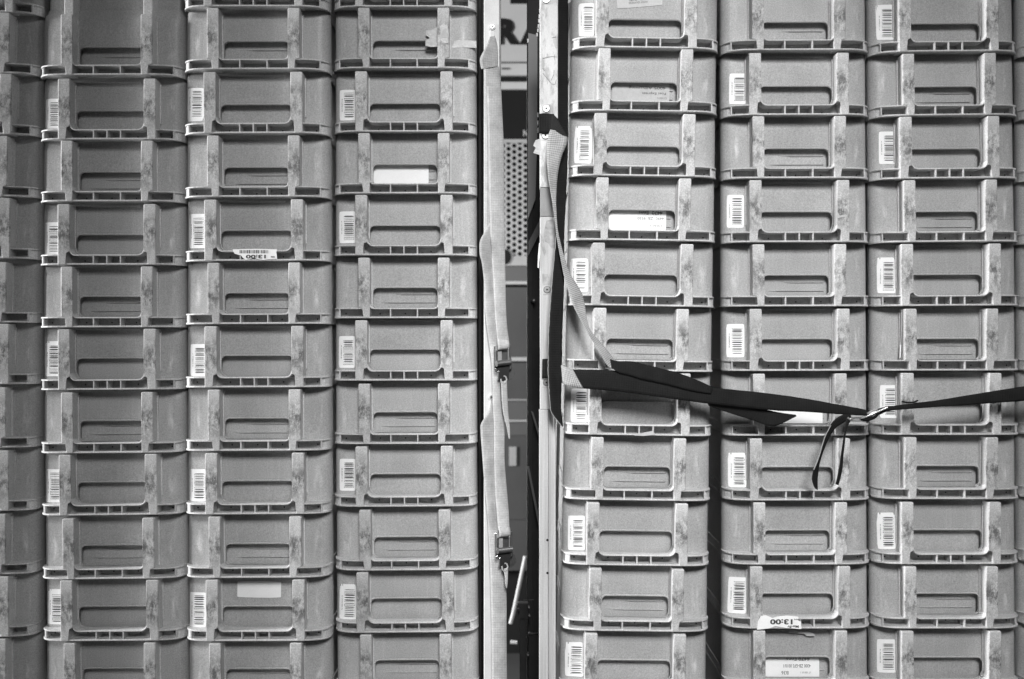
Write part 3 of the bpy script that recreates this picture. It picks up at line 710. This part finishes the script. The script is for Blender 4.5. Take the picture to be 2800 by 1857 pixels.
# ------------------------------------------------------------------ pale webbing on the left rail
def strap(name, specs, mat, label=None, cat='strap', parent=None, kw=None):
    bm = bmesh.new()
    for rows, k_ in specs: ribbon(bm, rows, **k_)
    o = link_mesh(name, bm, mat, parent)
    if label: tag(o, label, cat, 'straps hanging in the gap')
    return o
y1, y2, y3 = YL-.010, YL-.016, YL-.026
R2 = lambda rows, Y: [(a, b, c, d, Y, Y) for a, b, c, d in rows]
s_a = empty('pale_strap', P(1350, 100, y1), 'wide pale webbing strap folded at its top, flat on the left post', 'strap'); s_a['group'] = 'pale straps on the left post'
def child(name, rows, mat, parent, **kw):
    bm = bmesh.new(); ribbon(bm, rows, **kw); bm.transform(Matrix.Translation(-parent.location)); return link_mesh(name, bm, mat, parent)
child('upper_webbing', R2([(1322.5, 188, 1364, 182), (1324, 260, 1370.5, 262), (1325, 400, 1372, 400), (1325, 560, 1372, 560), (1325.5, 630, 1370, 630), (1327, 690, 1368, 690)], y1), M['web'], s_a, sag=.001)
child('top_fold', [(1340, 100, 1353, 98, y1-.001, y1), (1328, 128, 1360, 122, y1-.004, y1-.001), (1314, 156, 1362, 150, y1-.007, y1-.002), (1312.5, 170, 1362, 166, y1-.007, y1-.003), (1316, 189, 1362, 181, y1-.004, y1-.003)], M['web'], s_a, sub=6)
child('lower_webbing', [(1338, 610, 1343, 612, y1-.003, y1-.002), (1324, 636, 1345, 640, y1-.006, y1-.002), (1312.5, 660, 1347, 664, y1-.010, y1-.002), (1312, 694, 1347, 688, y1-.010, y1-.002), (1318, 722, 1349, 718, y1-.006, y1-.002),
    (1324, 780, 1352, 780, y1-.003, y1-.002), (1326, 850, 1354, 850, y1-.002, y1-.002), (1334, 920, 1358, 920, y1-.002, y1-.004), (1343, 985, 1361, 985, y1-.002, y1-.006), (1346, 1040, 1367, 1040, y1-.003, y1-.006), (1347, 1100, 1371, 1100, y1-.005, y1-.006), (1350, 1161, 1379, 1161, y1-.006, y1-.006),
    (1351, 1260, 1380, 1260, y1-.006, y1-.006), (1354, 1350, 1387, 1350, y1-.006, y1-.007), (1358, 1400, 1391, 1400, y1-.006, y1-.009), (1362, 1450, 1393, 1450, y1-.008, y1-.012)], M['web'], s_a, sag=.002)
s_b = empty('pale_strap', P(1330, 1118, y1), 'lower pale webbing strap flaring out on the left post below the upper buckle', 'strap'); s_b['group'] = 'pale straps on the left post'
child('webbing', [(1341, 1096, 1345, 1096, y1, y1), (1336, 1126, 1349, 1126, y1-.003, y1), (1316, 1158, 1352, 1158, y1-.008, y1), (1314.5, 1180, 1353, 1180, y1-.008, y1), (1316, 1208, 1353, 1206, y1-.006, y1-.001), (1319, 1250, 1352, 1250, y1-.004, y1-.002),
    (1324, 1320, 1355, 1320, y1-.003, y1-.002), (1333, 1420, 1358, 1420, y1-.002, y1-.002), (1337, 1500, 1366, 1500, y1-.002, y1-.002), (1340, 1560, 1380, 1560, y1-.002, y1-.003), (1342, 1640, 1385, 1640, y1-.002, y1-.004), (1344, 1730, 1385, 1730, y1-.002, y1-.004), (1345, 1960, 1387, 1960, y1-.002, y1-.004)], M['web'], s_b, sag=.002)
s_c = empty('pale_strap', P(1356, 260, y2), 'narrow pale webbing strap running down to the upper ratchet buckle', 'strap'); s_c['group'] = 'pale straps on the left post'
child('webbing', R2([(1331, 236, 1370, 236), (1333, 330, 1374.5, 330), (1335, 420, 1378, 420), (1337.5, 560, 1379, 560), (1341.5, 660, 1380.5, 660), (1348, 760, 1382, 760), (1352.5, 850, 1384, 850), (1356, 895, 1387, 895), (1359, 925, 1391, 925), (1361, 945, 1393, 945)], y2), M['web'], s_c, sag=.0015)

def buckle(dx, dy, label, tail):
    r = empty('ratchet_buckle', P(1374+dx, 985+dy, y3), label, 'buckle'); r['group'] = 'ratchet buckles on the left post'; o_ = r.location
    def part(name, rects, mat, Y=y3, th=.006, bev=.001):
        bm = bmesh.new()
        for q in rects: pbox(bm, q[0]+dx, q[1]+dx, q[2]+dy, q[3]+dy, Y, Y+th, bev, o_)
        return link_mesh(name, bm, mat, r)
    part('side_plate', [(1350.5, 1354.5, 946, 1012), (1352, 1358, 1008, 1018), (1361, 1364.5, 1014, 1038)], M['bright'], y3-.008, .02, .0008)
    part('side_plate', [(1393.5, 1398, 942, 1010)], M['dsteel'], y3-.008, .02, .0008)
    part('inner_plate', [(1388.5, 1391.5, 954, 986)], M['steel'], y3-.006, .016, .0006)
    part('backing', [(1356, 1393, 958, 990)], M['dsteel'], y3+.006, .003)
    part('inner_webbing', [(1361, 1372, 955, 988)], M['web'], y3+.001, .003)
    bm = bmesh.new(); tube(bm, [P(x+dx, y+dy, y3-.008)-o_ for x, y in ((1356, 994.5), (1357, 994.5), (1398, 990), (1399, 990))], .0078, 16); link_mesh('handle', bm, M['dsteel'], r)
    bm = bmesh.new(); p = P(1357.5+dx, 995+dy, y3-.012)-o_; disc_y(bm, (p.x, p.z), .0035, p.y-.004, p.y+.006, 16, ry=.008); link_mesh('handle_end', bm, M['steel'], r)
    bm = bmesh.new(); a = [P(x+dx, y+dy, y3-.004)-o_ for x, y in ((1355, 1003), (1398, 998), (1399, 1008), (1392, 1014), (1391, 1036), (1364, 1038), (1362, 1020), (1356, 1014))]
    extrude_poly(bm, [(v.x, v.z) for v in a][::-1], a[0].y, a[0].y+.01, .001); link_mesh('frame', bm, M['black'], r)
    bm = bmesh.new(); a = [P(x+dx, y+dy, y3+.004)-o_ for x, y in ((1391, 1012), (1399, 1001), (1405, 1006), (1409, 1016), (1409, 1024), (1403, 1034), (1392, 1043), (1386, 1046))]
    extrude_poly(bm, [(v.x, v.z) for v in a][::-1], a[0].y, a[0].y+.002); link_mesh('ratchet_cheek', bm, M['dsteel'], r)
    lp_ = [(1360+dx, 928+dy, 1391+dx, 928+dy, y3+.003, y3+.003), (1361+dx, 936+dy, 1392+dx, 934+dy, y3-.005, y3-.005), (1362+dx, 946+dy, 1393+dx, 943+dy, y3-.010, y3-.010), (1362+dx, 956+dy, 1393+dx, 952+dy, y3-.008, y3-.008), (1363+dx, 959+dy, 1393+dx, 956+dy, y3+.002, y3+.002)]
    bm = bmesh.new(); ribbon(bm, lp_, sub=4); bm.transform(Matrix.Translation(-o_)); link_mesh('webbing_loop', bm, M['web'], r)
    bm = bmesh.new(); p = P(1376+dx, 1037+dy, y3-.009)-o_; disc_y(bm, (p.x, p.z), .0056, p.y, p.y+.005, 16, ry=.007); link_mesh('tail_eyelet', bm, M['dark'], r)
    bm = bmesh.new(); ribbon(bm, tail, sub=6, across=4); bm.transform(Matrix.Translation(-o_)); link_mesh('strap_tail', bm, M['web'], r)
    bm = bmesh.new(); q = [(1370, 1036), (1371, 1046), (1376, 1050), (1383, 1046), (1386, 1038), (1383, 1030), (1377, 1028)]
    tube(bm, [P(x+dx, y+dy, y3-.010)-o_ for x, y in q], .002, 8); link_mesh('tail_ring', bm, M['web'], r)
    return r
Yt = y3-.011
buckle(0, 0, 'upper metal ratchet buckle on the pale strap with a long tapering tail', R2([(1370, 1044, 1386, 1040), (1371, 1070, 1387, 1068), (1372, 1092, 1388, 1090), (1376, 1130, 1390, 1128), (1385, 1166, 1394, 1166), (1391, 1200, 1395, 1201)], Yt))
buckle(3, 512, 'lower metal ratchet buckle on the pale strap with a short looped tail', R2([(1376, 1556, 1389, 1552), (1380, 1575, 1389, 1573), (1381, 1595, 1388, 1595), (1384, 1608, 1386, 1609)], Yt))

# ------------------------------------------------------------------ black webbing on the right
g_ = 'black belts hanging beside and across the crates'
rb = random.Random(11)
def belt(rows, **kw):
    bm = bmesh.new(); ribbon(bm, rows, rnd=rb, **kw); return bm
hang = belt([(1527, -60, 1553, -60, -.03, -.02), (1527, 100, 1553, 100, -.03, -.02), (1526, 250, 1553, 250, -.04, -.03), (1527, 395, 1553, 395, -.05, -.04), (1522, 540, 1548, 540, -.07, -.06), (1520, 640, 1543, 640, -.086, -.076), (1509, 778, 1542, 778, -.094, -.09), (1501, 897, 1538, 897, -.10, -.10),
  (1499, 1015, 1536, 1015, -.10, -.10), (1504.5, 1108, 1534.5, 1108, -.10, -.10), (1508, 1128, 1535, 1126, -.10, -.10), (1522, 1148, 1537, 1140, -.10, -.10), (1537, 1167, 1539, 1166, -.098, -.098)], fray=.0006, sub=14)
o = tag(link_mesh('hanging_belt', hang, M['webd']), 'black webbing belt hanging vertically with a frayed slanted end, beside the right-hand post', 'strap', g_)
bm = bmesh.new(); e = cr([P(x, y, Y) for x, y, Y in ((1521, 640, -.088), (1509, 778, -.096), (1501, 897, -.102), (1499, 1015, -.102), (1504.5, 1108, -.102), (1508, 1128, -.102), (1522, 1148, -.102), (1537, 1167, -.1))], 14)
e = [v+Vector((rb.uniform(-.0006, .0006), 0, 0)) for v in e]; tube(bm, e, .0010, 6); link_mesh('selvedge', bm, M['webs'], o)
up = empty('twisted_belt', P(1500, 340, -.065), 'black belt looped through the post slot, twisting silvery and falling to the cross belt', 'strap', g_)
bm = belt([(1473.5, 311, 1473.5, 365, -.062, -.062), (1490, 310, 1490, 365, -.064, -.064), (1504, 311, 1504, 364, -.068, -.066), (1514, 312, 1508, 360, -.074, -.070)], sub=4); bm.transform(Matrix.Translation(-up.location)); link_mesh('slot_loop', bm, M['webd'], up)
bm = belt([(1508, 358, 1513, 311, -.070, -.075), (1507, 361, 1528, 330, -.072, -.084), (1507, 366, 1542, 352, -.074, -.092), (1507.5, 368, 1554, 372, -.076, -.096)], sub=6); bm.transform(Matrix.Translation(-up.location)); link_mesh('fold', bm, M['webd'], up)
bm = belt([(1505, 354, 1545, 362, -.074, -.090), (1499, 372, 1552, 378, -.080, -.094), (1495.5, 400, 1548, 396, -.086, -.094), (1495.5, 440, 1534, 432, -.090, -.094), (1500, 490, 1524, 486, -.094, -.095), (1509, 545, 1520.5, 545, -.096, -.096), (1516, 590, 1522, 590, -.097, -.097), (1519, 620, 1524, 618, -.098, -.098), (1522.5, 650, 1529, 648, -.10, -.10),
  (1535, 719, 1546, 714, -.104, -.104), (1544, 760, 1561, 752, -.108, -.106), (1552, 788, 1576, 776, -.112, -.108), (1560, 812, 1591, 802, -.116, -.112), (1572, 845, 1600, 838, -.118, -.116), (1590, 878, 1604, 868, -.120, -.118), (1606, 908, 1613, 900, -.122, -.121), (1628, 944, 1640, 934, -.124, -.123), (1645, 972, 1662, 960, -.126, -.125), (1664, 1002, 1682, 984, -.129, -.128), (1684, 1012, 1692, 988, -.130, -.130)], sub=8, fray=.0005)
bm.transform(Matrix.Translation(-up.location)); link_mesh('lit_length', bm, M['webs'], up)  # lit face of the black belt, its light put into a paler colour
bm = belt([(1668, 982, 1672, 1006, -.130, -.130), (1690, 988, 1692, 1018, -.131, -.131), (1722, 988, 1722, 1026, -.131, -.131), (1756, 995, 1756, 1036, -.132, -.132), (1805, 1007, 1803, 1046, -.132, -.132), (1855, 1020, 1852, 1058, -.131, -.131), (1905, 1039, 1900, 1070, -.130, -.130), (1950, 1059, 1945, 1076, -.129, -.129)], sub=6, fray=.0007)
bm.transform(Matrix.Translation(-up.location)); link_mesh('black_length', bm, M['webd'], up)
cb = empty('cross_belt', P(1600, 1035, -.12), 'wide black belt stretched across the fifth and sixth stacks to a metal hook', 'strap', g_)
def cpart(name, rows, mat, **kw):
    bm = belt(rows, **kw); bm.transform(Matrix.Translation(-cb.location)); return link_mesh(name, bm, mat, cb)
cpart('slot_end', [(1483, 982, 1482, 1034, -.062, -.062), (1500, 981, 1500, 1036, -.066, -.066), (1520, 985, 1520, 1040, -.078, -.078), (1533, 998, 1535, 1046, -.092, -.092)], M['webd'], sub=4)
cpart('lit_end', [(1531, 997, 1536, 1046, -.096, -.096), (1540, 1001, 1545, 1052, -.106, -.106), (1555, 1007, 1566, 1058, -.114, -.114), (1570, 1013, 1600, 1063, -.120, -.120)], M['webs'], sub=6)  # same black belt where it catches light, lightened by colour
cpart('band', [(1567, 1011, 1596, 1062, -.121, -.121), (1600, 1011, 1615, 1064, -.122, -.122), (1650, 1012, 1656, 1067, -.123, -.123), (1720, 1018, 1722, 1074, -.124, -.124), (1820, 1035, 1820, 1088, -.124, -.124), (1940, 1058, 1940, 1104, -.122, -.122), (2100, 1076, 2100, 1121, -.118, -.118), (2200, 1090, 2200, 1126, -.115, -.115), (2300, 1108, 2298, 1133, -.112, -.112), (2350, 1117, 2350, 1136, -.112, -.112), (2388, 1126, 2386, 1137, -.112, -.112)], M['webd'], sub=8, fray=.0006, sag=.002)
cpart('folded_flap', [(1930, 1092, 1938, 1110, -.116, -.112), (1990, 1104, 2002, 1132, -.112, -.106), (2050, 1114, 2060, 1150, -.110, -.104), (2100, 1122, 2104, 1165, -.108, -.104), (2140, 1130, 2130, 1162, -.108, -.104), (2176, 1135, 2178, 1138, -.108, -.107)], M['webd'], sub=6, fray=.0005)
rbelt = belt([(2378, 1134, 2380, 1146, -.112, -.112), (2402, 1118, 2406, 1134, -.112, -.112), (2430, 1112, 2432, 1124, -.112, -.112), (2480, 1105, 2482, 1119, -.111, -.111), (2560, 1095, 2562, 1113, -.110, -.110), (2640, 1082, 2640, 1108, -.109, -.109), (2720, 1069, 2720, 1102, -.108, -.108), (2790, 1058, 2792, 1097, -.108, -.108), (2900, 1040, 2900, 1086, -.107, -.107)], sub=8, sag=.001)
o = tag(link_mesh('side_belt', rbelt, M['webd']), 'black belt widening from the metal hook to the right edge of the stacks', 'strap', g_)
bm = bmesh.new(); tube(bm, [P(x, y, -.113) for x, y in ((2466, 1098), (2480, 1101), (2498, 1100), (2510, 1095))], .0022, 6); link_mesh('loose_edge', bm, M['webd'], o)
hk = empty('belt_hook', P(2375, 1138, -.12), 'bright bent metal hook joining the two black belts in the middle of the right stacks', 'hook')
bm = bmesh.new(); tube(bm, [v-hk.location for v in cr([P(x, y, -.122) for x, y in ((2326, 1144), (2342, 1143), (2356, 1142.5), (2374, 1137), (2391, 1129), (2410, 1121), (2427, 1113.5))], 6)], .0027, 12); link_mesh('bar', bm, M['bright'], hk)
bm = bmesh.new(); tube(bm, [v-hk.location for v in cr([P(x, y, -.116) for x, y in ((2318, 1142), (2330, 1150), (2360, 1149), (2384, 1143), (2400, 1132), (2398, 1122), (2384, 1124), (2372, 1132))], 5)], .0028, 10); link_mesh('ring', bm, M['steel'], hk)
bm = bmesh.new(); p = P(2387, 1131, -.119)-hk.location; disc_y(bm, (p.x, p.z), .0075, p.y, p.y+.006, 20); link_mesh('stud', bm, M['steel'], hk)
bm = bmesh.new(); tube(bm, [v-hk.location for v in cr([P(x, y, -.114) for x, y in ((2352, 1146), (2364, 1147), (2378, 1144), (2392, 1138), (2402, 1124))], 4)], .006, 10); link_mesh('wrapped_webbing', bm, M['webd'], hk)
t1 = belt([(2326, 1134, 2330, 1147, -.114, -.114), (2308, 1134, 2314, 1152, -.116, -.114), (2288, 1144, 2300, 1160, -.118, -.114), (2272, 1162, 2282, 1174, -.12, -.114), (2258, 1190, 2266, 1200, -.12, -.114), (2250, 1215, 2256, 1224, -.12, -.114), (2243, 1240, 2248, 1245, -.12, -.114), (2235, 1264, 2241, 1270, -.12, -.114), (2226, 1284, 2238, 1290, -.118, -.112), (2221.5, 1308, 2236, 1308, -.116, -.110), (2225, 1326, 2236, 1324, -.114, -.110), (2231, 1337, 2236, 1340, -.112, -.110)], sub=6, across=4, fray=.0004)
o = tag(link_mesh('belt_tail', t1, M['webd']), 'curved black belt tail hanging left below the metal hook', 'strap', g_)
bm = bmesh.new(); tube(bm, [v for v in cr([P(x, y, -.123) for x, y in ((2272, 1163), (2257, 1192), (2249, 1216), (2242, 1241), (2234, 1264), (2225, 1285))], 8)], .0011, 6); link_mesh('selvedge', bm, M['webs'], o)
t2 = belt([(2314, 1146, 2330, 1146, -.118, -.118), (2312, 1160, 2320, 1162, -.118, -.118), (2308, 1185, 2313, 1186, -.118, -.118), (2304, 1215, 2310, 1216, -.118, -.118), (2301, 1240, 2307, 1241, -.118, -.116), (2294, 1285, 2303, 1287, -.116, -.114), (2285.5, 1325, 2293, 1327, -.114, -.112)], sub=6, across=3)
tag(link_mesh('belt_tail', t2, M['webd']), 'thin straight black cord end hanging right below the metal hook', 'strap', g_)
